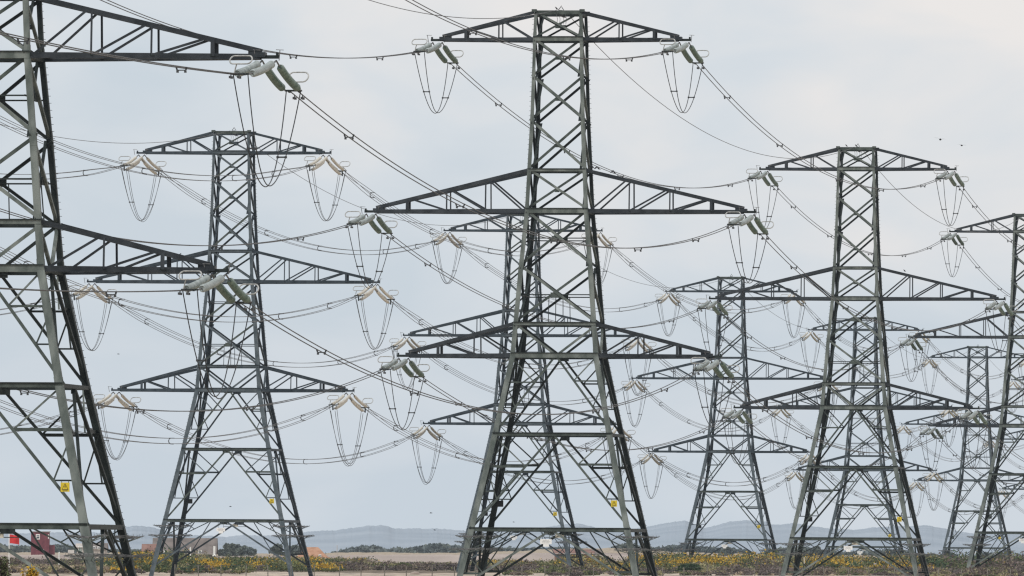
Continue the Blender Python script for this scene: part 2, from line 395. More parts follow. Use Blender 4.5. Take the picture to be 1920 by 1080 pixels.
def clump(kind,depth):
    """meshes of one insulator cluster in pylon-local axes, origin at hanger centre"""
    R=[]
    if kind=='A':
        fw=dict(y=5.9,dx=.62,drop=1.5); bw=dict(y=-5.9,dx=-.85,drop=1.05)
        strs=[(-.46,0),(.46,0)]; rad=.235; mat='porc'
    else:
        fw=dict(y=6.6,dx=1.0,drop=1.6); bw=dict(y=-6.6,dx=-1.0,drop=1.5)
        strs=[(-.38,0),(.38,0),(0,-.5)]; rad=.175; mat='cream'
    for q in (fw,bw):
        for x,z in strs: R.append(('insulator_string',ins_mesh(x*.9,x+q['dx'],q['y'],q['drop'],rad,'porcshade' if kind=='A' and q is fw else mat,z)))  # forward front-line strings take the porcelain with shade in its colour
        b=B(); e=Vector((q['dx'],q['y'],-q['drop']))
        b.bar(e+Vector((-.5,0,0)),e+Vector((.5,0,0)),.3,.1,(0,0,1),'dark')
        b.bar(e+Vector((-.3,0,0)),e+Vector((-.3,math.copysign(.6,q['y']),-.05)),.12,.12,(0,0,1),'dark')
        b.bar(e+Vector((.3,0,0)),e+Vector((.3,math.copysign(.6,q['y']),-.05)),.12,.12,(0,0,1),'dark')
        if kind=='B': b.bar(e+Vector((0,0,0)),e+Vector((0,0,-.6)),.12,.3,(0,1,0),'dark')
        R.append(('yoke_plate',b.mesh('yoke_plate')))
    e=Vector((bw['dx'],bw['y'],-bw['drop'])); R.append(('grading_ring',ring_mesh(e+Vector((-.05,.5,.85)),1.3,.52,.5,e+Vector((-.45,.3,0)))))
    e=Vector((fw['dx'],fw['y'],-fw['drop'])); R.append(('grading_ring',ring_mesh(e+Vector((.45,-1.2,.75)),1.2,.62,.5,e+Vector((.5,-.6,.1)))))
    for x,s in ((-.75,-1),(.62,1)):
        b=B(); b.bar((x,-.3,0),(x+.08*s,-.5,.62),.045,.045,(0,1,0),'fitting'); b.bar((x-.16,-.5,.62),(x+.3,-.5,.6),.035,.035,(0,0,1),'fitting')
        R.append(('arcing_horn',b.mesh('arcing_horn')))
    # jumpers
    eb=Vector((bw['dx'],bw['y'],-bw['drop'])); ef=Vector((fw['dx'],fw['y'],-fw['drop']))
    offs=[(-.43,0,.12,0),(.43,0,.12,0)] if kind=='A' else [(-.42,0,.14,0),(.42,0,.14,0),(-.25,-.55,.12,-.35),(.25,-.55,.12,-.35)]
    rj=.034 if kind=='A' else .028
    paths=[]
    for ox,oz,nb,nz in offs:
        pts=[]
        for i in range(33):
            t=i/32; c=abs(2*t-1); k=c**1.6
            p=eb.lerp(ef,t); sx=math.copysign(nb+(abs(ox)-nb)*k,ox)
            pts.append(p+Vector((sx,0,(oz*k+nz*(1-k)*.4)-depth*(1-c**1.95))))
        b=B(); b.tube(pts,rj,5,'wire' if kind=='A' else 'wire_pale'); R.append(('jumper_cable',b.mesh('jumper_cable',True))); paths.append(pts)
    for i in (7,25):
        b=B(); p=paths[0][i]; q=paths[1][i]; b.bar(p,q,.09,.09,(0,0,1),'wire')
        for w in (p,q): b.box(w,.13,.16,.13,'wire')
        R.append(('jumper_spacer',b.mesh('jumper_spacer')))
    return R,fw,bw
CA,FA,BA=clump('A',5.1); CA1,_,_=clump('A',6.0); CB,FB,BB=clump('B',6.3)
SIDE={-1:'left',1:'right'}; LVN=['top','middle','bottom']
ends={}
for key,X,Y,z,real,desc,lab in TA+TB:
    T=tmat(X,Y,z); A=key[0]=='A'; fw,bw=(FA,BA) if A else (FB,BB)
    cl=CA1 if key=='A1' else (CA if A else CB)
    for li,(zl,zh,L,st) in enumerate(ARMS):
        for sx in (-1,1):
            c=Vector((sx*(L*U+.5),0,zl*U-.22))
            ends[key,li,sx]=(T@(c+Vector((bw['dx'],bw['y']-.6,-bw['drop']-.05))),T@(c+Vector((fw['dx'],fw['y']+.6,-fw['drop']-.05))))
            if not real: continue
            w=T@c
            if not vis([w+Vector((dx,0,dz)) for dx in (-1.2,0,1.2) for dz in (0,-1,-3,-5)],2): continue
            root=link('insulator_cluster',None); root.location=w; root.rotation_euler=(0,0,-ALPHA)
            col='grey-green' if A else 'cream'
            tag(root,f'{col} insulator cluster on {LVN[li]} {SIDE[sx]} arm of the {desc}','insulator','insulator clusters of the front line' if A else 'insulator clusters of the rear line')
            jc=None; jz=random.uniform(.92,1.06)
            for nm,me in cl:
                o=link(nm,me,jc if nm=='jumper_spacer' and jc else root)
                if nm=='jumper_cable': o.scale.z=jz+random.uniform(-.012,.012)
                if nm=='jumper_cable' and jc is None: jc=o
    ends[key,'e',0]=(T@Vector((-.3,-1,980*U-.3)),T@Vector((.3,1,980*U-.3)))

# ------------------------------------------------------------------ conductors
AX=Vector((math.cos(ALPHA),-math.sin(ALPHA),0)); LX=Vector((math.sin(ALPHA),math.cos(ALPHA),0))
def spacer_A():
    b=B(); b.bar((-.24,0,-.16),(.24,0,-.16),.06,.06,(0,0,1),'wire')
    for s in (-1,1):
        b.bar((s*.24,0,-.16),(s*.3,0,.02),.09,.09,(0,1,0),'wire'); b.box((s*.22,0,-.24),.12,.2,.12,'wire')
    return b.mesh('spacer')
def spacer_B():
    b=B(); pts=[(.25*math.cos(a)-.05,0,.3*math.sin(a)) for a in [math.pi*.5+math.pi*k/8 for k in range(9)]]
    b.tube([Vector(p) for p in pts],.05,5,'wire'); b.bar((-.3,0,.3),(.3,0,.3),.07,.07,(0,0,1),'wire'); b.box((.1,0,-.3),.25,.12,.1,'wire')
    return b.mesh('spacer')
def damper():
    b=B(); b.box((0,0,-.08),.06,.08,.16,'wire'); b.bar((0,-.3,-.17),(0,.3,-.17),.04,.04,(0,0,1),'wire')
    for s in (-1,1): b.box((0,s*.3,-.19),.14,.2,.14,'wire')
    return b.mesh('vibration_damper')
SPA,SPB,DMP=spacer_A(),spacer_B(),damper()
def span(line,t0,t1,li,sx):
    k0,k1=t0[0],t1[0]; A=line=='A'
    p=ends[k0,li,sx][1]; q=ends[k1,li,sx][0]; e=li=='e'
    sag=(5.6 if A else 5.4) if e else (4.7+.12*(li if not e else 0)+(.0 if sx<0 else .15))
    if k0=='A0': sag=2.2
    def at(t):
        r=p.lerp(q,t); r=r.copy(); r.z-=4*sag*t*(1-t); return r
    if not vis([at(i/60) for i in range(61)],0): return
    root=link('earth_wire' if e else 'power_line',None); root.location=p
    real0,real1=t0[4],t1[4]
    a=t0[5] if real0 else None; b_=t1[5] if real1 else None
    arm='' if e else f'{LVN[li]} {SIDE[sx]} '
    if e: lab=(f'thin earth wire from the peak of the {a}' if a and b_ is None else f'thin earth wire running to the peak of the {b_}')
    else:
        kind='twin' if A else 'fourfold'
        lab=f'{kind} cables arriving at {arm}arm of the {b_}' if b_ else f'{kind} cables leaving {arm}arm of the {a} rightwards'
    tag(root,lab,'earth wire' if e else 'power cable','earth wires' if e else ('twin cable spans of the front line' if A else 'fourfold cable spans of the rear line'))
    n=44
    if e: offs=[(0,0)]
    elif A: offs=[(-.24,0),(.24,0)]
    else: offs=[(-.24,.28),(.24,.28),(-.24,-.28),(.24,-.28)]
    for ox,oz in offs:
        b=B(); pts=[]
        for i in range(n+1):
            t=i/n; r=at(t); r.z+=oz*min(1,t*12,(1-t)*12); r+=AX*ox; pts.append(r-p)
        b.tube(pts,.03 if e else (.036 if A else .031),5,'wire_pale' if (e or not A) else 'wire')
        link('conductor' if not e else 'wire_strand',b.mesh('conductor',True),root)
    if e: return
    ts=[.105,.30,.50,.71,.90] if A else [.12,.33,.55,.78,.91]
    for t in ts:
        t+=random.uniform(-.02,.02); r=at(t)
        if not vis([r],0): continue
        o=link('spacer',SPA if A else SPB,root); o.location=r-p; o.rotation_euler=(0,0,-ALPHA)
    if A:
        for t in (.006,.994):
            for ox in (-.24,.24):
                r=at(t)+AX*ox
                if vis([r],0): o=link('vibration_damper',DMP,root); o.location=r-p; o.rotation_euler=(0,0,-ALPHA)
for line,TT in (('A',TA),('B',TB)):
    for t0,t1 in zip(TT,TT[1:]):
        for li in (0,1,2):
            for sx in (-1,1): span(line,t0,t1,li,sx)
        span(line,t0,t1,'e',0)

# ------------------------------------------------------------------ birds
def bird_flying(w,h):
    b=B(); b.tube([Vector((-.35,0,0)),Vector((-.15,0,.02)),Vector((.1,0,.03)),Vector((.3,0,.02)),Vector((.42,0,0))],[.02,.09,.1,.06,.015],7,'bird')
    me=b.mesh('body',True); w_=[]
    for s in (-1,1):
        b=B(); b.add([(.12,0,.05),(-.15,0,.05),(.16,s*w*.5,h),(-.1,s*w*.5,h),(-.05,s*w,h*.6)],[(0,1,3,2),(2,3,4)],'bird'); w_.append(b.mesh('wing'))
    return me,w_
for u,v,D,rz,sc,lab in [(1763,262,700,1.35,.9,'dark gull-like bird gliding in the sky above the right-hand pylon'),(1803,273,900,1.2,.85,'smaller paler bird gliding just right of the other soaring bird'),
    (222,664,1100,.6,.5,'tiny bird flying between the cropped pylon and the left-centre pylon'),(432,950,1100,.4,.5,'tiny bird seen between the legs of the left-centre pylon'),(912,779,1000,.9,.6,'small bird flying just left of the central pylon body'),
    (808,962,1000,.3,.5,'upper of two tiny birds flying left of the central pylon legs'),(815,994,1000,.7,.5,'lower of two tiny birds flying left of the central pylon legs'),(963,979,1100,.7,.45,'tiny bird seen between the legs of the central pylon')]:
    body,wings=bird_flying(.75,.14)
    r=link('bird',None); r.location=P(u,v,D); r.rotation_euler=(.15,0,rz); r.scale=(sc*.75,)*3
    tag(r,lab,'bird','flying birds'); link('body',body,r)
    for w in wings: link('wing',w,r)
def perched():
    b=B(); b.tube([Vector((-.38,0,-.02)),Vector((-.2,0,.08)),Vector((-.05,0,.17)),Vector((.08,0,.27)),Vector((.15,0,.38)),Vector((.22,0,.42)),Vector((.34,0,.4))],[.02,.06,.13,.12,.08,.075,.01],8,'bird')
    for s in (-1,1): b.bar((0,s*.04,.08),(.02,s*.04,-.06),.02,.02,(0,1,0),'bird')
    return b.mesh('perched_bird',True)
PB=perched()
def chord_pt(T,sx,x,zl,zh,L):
    hh=hw(zh); t=(x-hh)/(L-hh); y=hh*(1-t)+8*t
    return T@(Vector((sx*x,-y,zh+(zl+7-zh)*t))*U+Vector((0,0,.32)))
TT={t[0]:tmat(t[1],t[2],t[3]) for t in TA+TB}
n=0
for key,sx,x,arm,lab in [('A2',1,62,1,''),('A2',1,67,1,''),('A2',1,73,1,''),('A2',1,78,1,''),('A2',1,103,1,''),('A2',1,107,1,''),
    ('B1',-1,128,1,'black bird perched on middle left arm of the left-centre pylon'),('A3',1,122,1,'black bird perched on middle right arm of the large right-hand pylon')]:
    zl,zh,L,st=ARMS[arm]; o=link('perched_bird',PB); o.location=chord_pt(TT[key],sx,x,zl,zh,L); o.rotation_euler=(0,0,random.choice([0,3.14])+random.uniform(-.5,.5)); o.scale=(.5,)*3
    if not lab:
        lab=['first','second','third','fourth','fifth','sixth'][n]+' from the left of six birds perched on central pylon middle right arm'; n+=1
    tag(o,lab,'bird','perched birds')
for key,x,lab in [('A3',0,'bird perched on the very top of the large right-hand pylon'),('A2',-3,'bird perched on the very top of the big central pylon'),('A3',-24,'small bird at the left end of the right-hand pylon top')]:
    o=link('perched_bird',PB); o.location=TT[key]@(Vector((x,-45,965))*U+Vector((0,0,.4))); o.rotation_euler=(0,0,3+random.random()); o.scale=(.5,)*3
    tag(o,lab,'bird','perched birds')

# ------------------------------------------------------------------ ground
def ground():
    xs=np.concatenate([np.linspace(-16000,-400,14),np.linspace(-300,500,90),np.linspace(700,16000,14)])
    ys=np.concatenate([np.linspace(-3000,200,8),np.linspace(300,3600,140),np.linspace(3800,30000,20)])
    vs=[];nx=len(xs)
    for y in ys:
        for x in xs:
            z=0
            if 1000<y<3600 and -300<x<500:
                z=.18*math.sin(x*.045+y*.01)+.15*math.sin(x*.11+1.3+y*.021)+.1*math.sin(y*.05+x*.02)
            vs.append((x,y,z))
    fs=[(j*nx+i,j*nx+i+1,(j+1)*nx+i+1,(j+1)*nx+i) for j in range(len(ys)-1) for i in range(nx-1)]
    me=bpy.data.meshes.new('ground'); me.from_pydata(vs,[],fs); me.polygons.foreach_set('use_smooth',[True]*len(fs))
    m,nt,b=newmat('shingle_and_heath')
    N=nt.nodes.new; L=nt.links.new
    geo=N('ShaderNodeNewGeometry'); sep=N('ShaderNodeSeparateXYZ'); L(geo.outputs['Position'],sep.inputs[0])
    def noise(sc,det,st):
        mp=N('ShaderNodeMapping'); mp.inputs['Scale'].default_value=st; n=N('ShaderNodeTexNoise'); n.inputs['Scale'].default_value=sc; n.inputs['Detail'].default_value=det
        L(geo.outputs['Position'],mp.inputs[0]); L(mp.outputs[0],n.inputs['Vector']); return n
    n1=noise(.06,6,(1,.15,1)); n2=noise(.5,8,(1,.12,1)); n3=noise(.02,3,(1,.2,1))
    ma=N('ShaderNodeMath'); ma.operation='MULTIPLY_ADD'; ma.inputs[1].default_value=420; L(n1.outputs['Fac'],ma.inputs[0]); L(sep.outputs['Y'],ma.inputs[2])
    mr=N('ShaderNodeMapRange'); mr.inputs['From Min'].default_value=1000+210; mr.inputs['From Max'].default_value=5000+210; L(ma.outputs[0],mr.inputs['Value'])
    rp=N('ShaderNodeValToRGB'); cr_=rp.color_ramp
    stops=[(0,(.40,.34,.27)),(.108,(.55,.47,.40)),(.118,(.20,.165,.13)),(.2,(.24,.20,.15)),(.3,(.26,.23,.14)),(.4,(.42,.35,.27)),(.55,(.52,.43,.35)),(1,(.5,.43,.37))]
    cr_.elements[0].position=0; cr_.elements[0].color=(*stops[0][1],1); cr_.elements[1].position=1; cr_.elements[1].color=(*stops[-1][1],1)
    for p_,c in stops[1:-1]: e=cr_.elements.new(p_); e.color=(*c,1)
    L(mr.outputs[0],rp.inputs[0])
    r2=N('ShaderNodeValToRGB'); r2.color_ramp.elements[0].color=(.55,.55,.55,1); r2.color_ramp.elements[0].position=.3; r2.color_ramp.elements[1].color=(1.25,1.22,1.15,1); r2.color_ramp.elements[1].position=.7
    L(n2.outputs['Fac'],r2.inputs[0])
    mx=N('ShaderNodeMix'); mx.data_type='RGBA'; mx.blend_type='MULTIPLY'; mx.inputs[0].default_value=1
    L(rp.outputs[0],mx.inputs[6]); L(r2.outputs[0],mx.inputs[7]); L(mx.outputs[2],b.inputs['Base Color'])
    b.inputs['Roughness'].default_value=.95; b.inputs['Specular IOR Level'].default_value=.1
    me.materials.append(m); o=link('ground',me); o['kind']='structure'
ground()
def ridge(name,mat,pts,D,depth,amp,step,kind='structure',rough=1.0):
    """a low landform whose skyline runs through the photo points pts (u, v)"""
    us=np.arange(pts[0][0],pts[-1][0],step); prof=[]
    pv=np.interp(us,[p[0] for p in pts],[p[1] for p in pts])
    nz=sum(np.convolve(rng.normal(size=len(us)+60),np.ones(k)/k,'same')[30:-30]*math.sqrt(k)*w for k,w in ((18,1.0),(40,1.0)))*amp
    hf=np.abs(sum(np.convolve(rng.normal(size=len(us)+60),np.ones(k)/k,'same')[30:-30]*math.sqrt(k)*w for k,w in ((2,.45),(5,.9))))*amp
    vs=[];rows=[(0,0),(.15,.35),(.3,.62),(.5,.82),(.75,.95),(1,1),(1.5,.8),(2.2,0)]
    for a,h in rows:
        for i,u in enumerate(us):
            q=P(u,pv[i]-nz[i]-(hf[i] if h==1 else 0),D); x=q.x; z=max(q.z,.3)
            vs.append((x*(1+(a-1)*depth/D),D+(a-1)*depth,z*h-(2 if h==0 else 0)))
    n=len(us); fs=[(r*n+i,r*n+i+1,(r+1)*n+i+1,(r+1)*n+i) for r in range(len(rows)-1) for i in range(n-1)]
    me=bpy.data.meshes.new(name); me.from_pydata(vs,[],fs); me.materials.append(M[mat]); me.polygons.foreach_set('use_smooth',[True]*len(fs))
    o=link(name,me); o['kind']=kind; return o
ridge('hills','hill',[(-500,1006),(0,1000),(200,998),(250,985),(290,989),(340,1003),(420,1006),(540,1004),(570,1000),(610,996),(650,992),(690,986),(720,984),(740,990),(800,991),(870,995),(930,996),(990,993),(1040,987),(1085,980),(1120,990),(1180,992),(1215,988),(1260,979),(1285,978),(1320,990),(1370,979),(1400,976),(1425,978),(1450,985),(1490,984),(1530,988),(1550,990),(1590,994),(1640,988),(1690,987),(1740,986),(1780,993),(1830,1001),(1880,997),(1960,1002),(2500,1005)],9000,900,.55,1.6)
ridge('shingle_bank','dry',[(-200,1036),(0,1037),(240,1037),(420,1038),(600,1038),(640,1036),(730,1036),(800,1037),(900,1036),(950,1034),(1010,1031),(1050,1029),(1110,1029),(1180,1028),(1220,1031),(1260,1036),(1500,1040),(1900,1046),(2300,1048)],3600,150,.35,1.5)
M['bank2']=noisy('pinkish_shingle',(.29,.235,.205),(.43,.36,.315),.05,.95,stretch=(1,.2,3))
ridge('shingle_terrace','bank2',[(-200,1040),(100,1041),(400,1043),(600,1042),(700,1040),(860,1041),(940,1039),(1000,1037),(1200,1037),(1240,1041),(1500,1044),(1960,1049)],2900,120,.3,1.5)

# ------------------------------------------------------------------ foliage
def leaves(cs,rs,n,size,mats,wts,name,up_bias=.0,topmat=None):
    """cs: k x 3 clump centres, rs: k x 3 radii; n leaf faces per clump"""
    k=len(cs); cs=np.repeat(cs,n,0); rs=np.repeat(rs,n,0); N=len(cs)
    d=rng.normal(size=(N,3)); d/=np.linalg.norm(d,axis=1)[:,None]; d[:,2]=np.abs(d[:,2])*.9-.25*rng.random(N)
    rad=(.55+.5*rng.random(N))[:,None]; c=cs+d*rs*rad
    a=rng.normal(size=(N,3)); a/=np.linalg.norm(a,axis=1)[:,None]; b=np.cross(a,rng.normal(size=(N,3))); b/=np.linalg.norm(b,axis=1)[:,None]
    s=(size*(.5+rng.random(N)))[:,None]
    v=np.stack([c-a*s-b*s*.5,c+a*s-b*s*.6,c+a*s*.7+b*s*.6,c-a*s*.8+b*s*.5],1).reshape(-1,3)
    me=bpy.data.meshes.new(name); me.vertices.add(4*N); me.vertices.foreach_set('co',v.ravel())
    me.loops.add(4*N); me.loops.foreach_set('vertex_index',np.arange(4*N)); me.polygons.add(N)
    me.polygons.foreach_set('loop_start',np.arange(N)*4); me.polygons.foreach_set('loop_total',np.full(N,4))
    for m in mats: me.materials.append(M[m])
    w=np.array(wts,float); 
    # clumpwise choice so colours come in patches
    cx=cs[::n,0]; cy=cs[::n,1]; fld=(np.sin(cx*.33+1.7*np.sin(cy*.02))+np.sin(cx*.13+cy*.031+2)+.7*np.sin(cx*.9+cy*.05))/5.4+.5
    fld=np.clip(fld+rng.normal(size=k)*.09,0,.999); qs=np.argsort(np.argsort(fld))/k; base=np.repeat(np.searchsorted(np.cumsum(w/w.sum()),qs*.999),n); own=rng.choice(len(mats),size=N,p=w/w.sum())
    mi=np.where(rng.random(N)<.78,base,own)
    if topmat is not None:   # flowers sit on the upper outside
        hi=(d[:,2]>.15); mi=np.where((mi==topmat)&~hi,(topmat+1)%len(mats),mi)
    me.polygons.foreach_set('material_index',mi.astype(np.int32)); me.update(); me.validate(); return me
def scrub(name,label,cat,patches,size,mats,wts,n=90,topmat=None,kind='stuff'):
    C=[];R=[]
    for u0,u1,D0,D1,h0,h1,cnt in patches:
        for _ in range(cnt):
            D=random.uniform(D0,D1); u=random.uniform(u0,u1); q=P(u,1060,D); h=random.uniform(h0,h1)*1.4
            r=random.uniform(.7,1.5)*h*.75+.3
            C.append((q.x,D,h*.35)); R.append((r,r*1.2,h*.65))
            C.append((q.x+random.uniform(-r,r),D+.5,h*.3)); R.append((r*.7,r,h*.5))
    me=leaves(np.array(C),np.array(R),n,size,mats,wts,name,topmat=topmat)
    o=link(name,me); tag(o,label,cat,kind=kind); return o
# rows: (u0,u1,D0,D1,hmin,hmax,count)
scrub('gorse_thicket','yellow flowering gorse thicket spreading behind the pylons right of the central pylon','gorse',
  [(1195,1760,1750,2700,1.3,2.9,300),(1230,1700,1600,1900,1.0,2.6,120),(1210,1740,1480,1650,.5,1.4,90),(1240,1290,1650,1750,2.2,3.0,14),(1395,1460,1700,1800,2.4,3.1,16),(1600,1760,1500,1700,.8,1.5,30),(1825,1875,1700,2000,1.2,2.0,16)],.125,['gyellow','ggreen','olive','gdark','brown'],[.30,.26,.10,.22,.12],170,0)
scrub('gorse_thicket','green and yellow gorse thicket around the feet of the left-centre pylon','gorse',
  [(205,600,1550,2500,1.0,2.0,230),(235,345,1500,1700,1.8,3.0,40),(345,460,1420,1600,.9,1.7,40),(215,465,1335,1450,.6,1.0,60),(470,640,1420,1600,.9,1.6,50),(600,700,2200,2600,1.2,1.8,20)],.12,['gyellow','ggreen','olive','gdark','brown'],[.20,.34,.12,.24,.10],170,0)
scrub('gorse_thicket','patchy gorse and green scrub seen between the legs of the central pylon','gorse',
  [(880,1230,1550,2400,.8,1.7,120),(1060,1130,1550,1800,1.8,2.5,22),(1090,1200,1450,1600,.7,1.3,24)],.12,['gyellow','ggreen','brown','olive'],[.20,.36,.2,.24],160,0)
scrub('bramble_scrub','brown leafless bramble scrub in a long low band behind the wire fence','scrub',
  [(600,1000,1520,1900,.7,1.3,170),(0,230,1750,2400,.7,1.5,110),(940,1240,1430,1560,.6,1.1,60),(1280,1500,1400,1620,.8,1.5,70),(1500,1920,1380,1560,.6,1.2,90),(380,600,1480,1700,.6,1.1,50),(0,465,1330,1520,.3,.7,110),(950,1920,1335,1450,.3,.6,120),(300,1250,2300,3000,.4,.8,80)],.12,['heath','brown','ggreen','olive'],[.42,.26,.18,.14],140)
scrub('dry_grass','pale straw grass tufts scattered on the shingle','grass',
  [(0,960,2450,3300,.3,.7,320),(960,1250,2300,3200,.3,.8,110),(600,1000,2000,2300,.3,.6,60),(0,215,1335,1750,.3,.7,160),(1000,1920,1350,1480,.2,.4,80)],.2,['dry','olive','brown'],[.5,.32,.18],50)
scrub('green_scrub','dull green scrub and bare bushes at the foot of the right-edge pylon','scrub',
  [(1740,1920,1650,2300,1.2,2.4,100),(1760,1930,1900,2400,2.0,3.4,26)],.19,['gdark','ggreen','heath','brown'],[.3,.22,.28,.2],90)
def bush(name,label,u,v,D,wpx,mats,wts,size,n=900,cat='bush'):
    top=P(u,v,D); h=top.z; w=wpx*D/F
    root=link(name,None); root.location=(top.x,D,0); tag(root,label,cat)
    k=14; C=[];R=[]
    for i in range(k):
        a=random.uniform(0,6.28); q=random.uniform(0,.62)
        hh=h*1.05*(1-.12*q*q)*random.uniform(.93,1.02); C.append((math.cos(a)*q*w*.55,math.sin(a)*q*w*.55,hh*.62)); R.append((w*.24,w*.24,hh*.42))
    C.append((0,0,h*.66)); R.append((w*.3,w*.3,h*.37))
    link('foliage',leaves(np.array(C),np.array(R),n//k*2,size,mats,wts,'foliage'),root)
    b=B()
    for i in range(5):
        a=i*1.3; b.tube([Vector((0,0,-.1)),Vector((math.cos(a)*w*.1,math.sin(a)*w*.1,h*.35)),Vector((math.cos(a)*w*.25,math.sin(a)*w*.25,h*.7))],[.06*w*.2+.02,.03,.01],5,'bark')
    link('stem',b.mesh('stem'),root)
bush('round_bush','dense dark green round bush right of the central pylon legs',1292,1058,1420,46,['gdark','ggreen'],[.8,.2],.11,3200)
bush('round_bush','low dark green bush at bottom edge between right-hand pylon legs',1758,1073,1400,34,['gdark','ggreen'],[.7,.3],.1,1500)
bush('gorse_bush','bright yellow gorse bush close up at the bottom left corner',58,1065,330,46,['gyellow','ggreen'],[.75,.25],.035,1800,'gorse')
bush('bare_bush','dull brown bush cut by the bottom left corner',-4,1040,360,50,['heath','brown','ggreen'],[.5,.35,.15],.04,1800)
bush('gorse_bush','tall green gorse bush left of the left-centre pylon foot',265,1034,1640,50,['ggreen','gdark','gyellow'],[.4,.35,.25],.13,1800,'gorse')
bush('green_bush','dark green bush left of the large right pylon on the gorse skyline',1790,1046,2000,40,['ggreen','heath','gdark'],[.4,.3,.3],.15,1500)
# distant trees
def tree(label,u,v,D,wpx,mats,wts,n=1400,size=.5,name='distant_tree',squash=1.0):
    top=P(u,v,D); h=max(top.z,1.5); w=wpx*D/F
    root=link(name,None); root.location=(top.x,D,0); tag(root,label,'tree','distant trees')
    k=16;C=[];R=[]
    for i in range(k):
        a=random.uniform(0,6.28); q=math.sqrt(random.random())*.8
        z=h*random.uniform(.38,.86)*(1-.35*q*q); C.append((math.cos(a)*q*w*.5,math.sin(a)*q*w*.5,z)); R.append((w*.19,w*.19,h*.15*squash))
    link('crown',leaves(np.array(C),np.array(R),n//k,size,mats,wts,'crown'),root)
    b=B(); b.tube([Vector((0,0,-.3)),Vector((.02*w,0,h*.3)),Vector((0,0,h*.7))],[.035*h,.028*h,.012*h],7,'bark')
    for i in range(4):
        a=i*1.6+.4; b.tube([Vector((0,0,h*.3)),Vector((math.cos(a)*w*.2,math.sin(a)*w*.2,h*.62))],[.018*h,.006*h],5,'bark')
    link('trunk',b.mesh('trunk'),root)
for u,v,D,w,lab in [(440,1016,3300,30,'round dark tree on the horizon just right of the brown bungalow'),(462,1023,3000,34,'low green tree between the bungalow and the tiled house'),(425,1018,3400,26,'dark tree directly behind the right end of the bungalow'),
   (520,1018,3300,30,'dark tree behind the right leg of the left-centre pylon'),(548,1020,3400,28,'dark tree just left of the orange roofed house'),
   (1512,1022,3300,30,'dull tree on the skyline between the legs of large right pylon'),(1535,1024,3300,24,'smaller dull tree just right of the skyline tree'),
   (1362,1024,3500,26,'dark tree behind the mid-right distant pylon'),(1776,1034,2700,26,'bare olive tree beside the foot of the tiny pylon'),(1880,1036,2800,40,'wide bare tree behind the right-edge pylon foot'),
   (1845,1034,2900,34,'bushy tree left of the wide bare tree at right edge')]:
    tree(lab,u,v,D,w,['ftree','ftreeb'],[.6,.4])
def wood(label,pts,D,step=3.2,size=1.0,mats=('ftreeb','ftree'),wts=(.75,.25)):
    C=[];R=[]; us=np.arange(pts[0][0],pts[-1][0],step); pv=np.interp(us,[p[0] for p in pts],[p[1] for p in pts])
    for u,v in zip(us,pv):
        for r in range(2):
            d=D+r*60; q=P(u+random.uniform(-3,3),v+random.uniform(-.5,2.0)+r*0,d); h=max(q.z,1.2)
            C.append((q.x,d,h*.45)); R.append((random.uniform(3.5,7)*.9*D/4500,5,h*.55))
    me=leaves(np.array(C),np.array(R),170,size,list(mats),list(wts),'far_wood'); tag(link('far_wood',me),label,'wood',kind='stuff')
wood('low dark wood along the horizon at the far left',[(-60,1022),(20,1023),(60,1026),(110,1021),(130,1023),(160,1030),(270,1032)],4500)
wood('low dome of dark trees left of the central pylon',[(634,1037),(650,1031),(670,1025),(700,1022),(712,1027),(722,1033),(742,1027),(757,1030),(766,1034)],4600)
wood('long dark wood on the horizon left of the central pylon foot',[(766,1032),(780,1025),(800,1022),(815,1017),(830,1020),(845,1023),(870,1022),(930,1026),(980,1028),(1060,1026),(1110,1030)],4700)
wood('small dark wood on the horizon between central pylon and mid-right pylon',[(1130,1035),(1150,1026),(1172,1018),(1195,1022),(1215,1026),(1245,1026),(1262,1021),(1280,1020),(1300,1022),(1340,1027),(1380,1028),(1400,1034)],4600)
wood('faint wood low on the horizon behind the right-hand pylon',[(1440,1036),(1460,1028),(1485,1026),(1520,1026),(1560,1036),(1640,1034),(1670,1030),(1690,1033),(1740,1042)],4600)

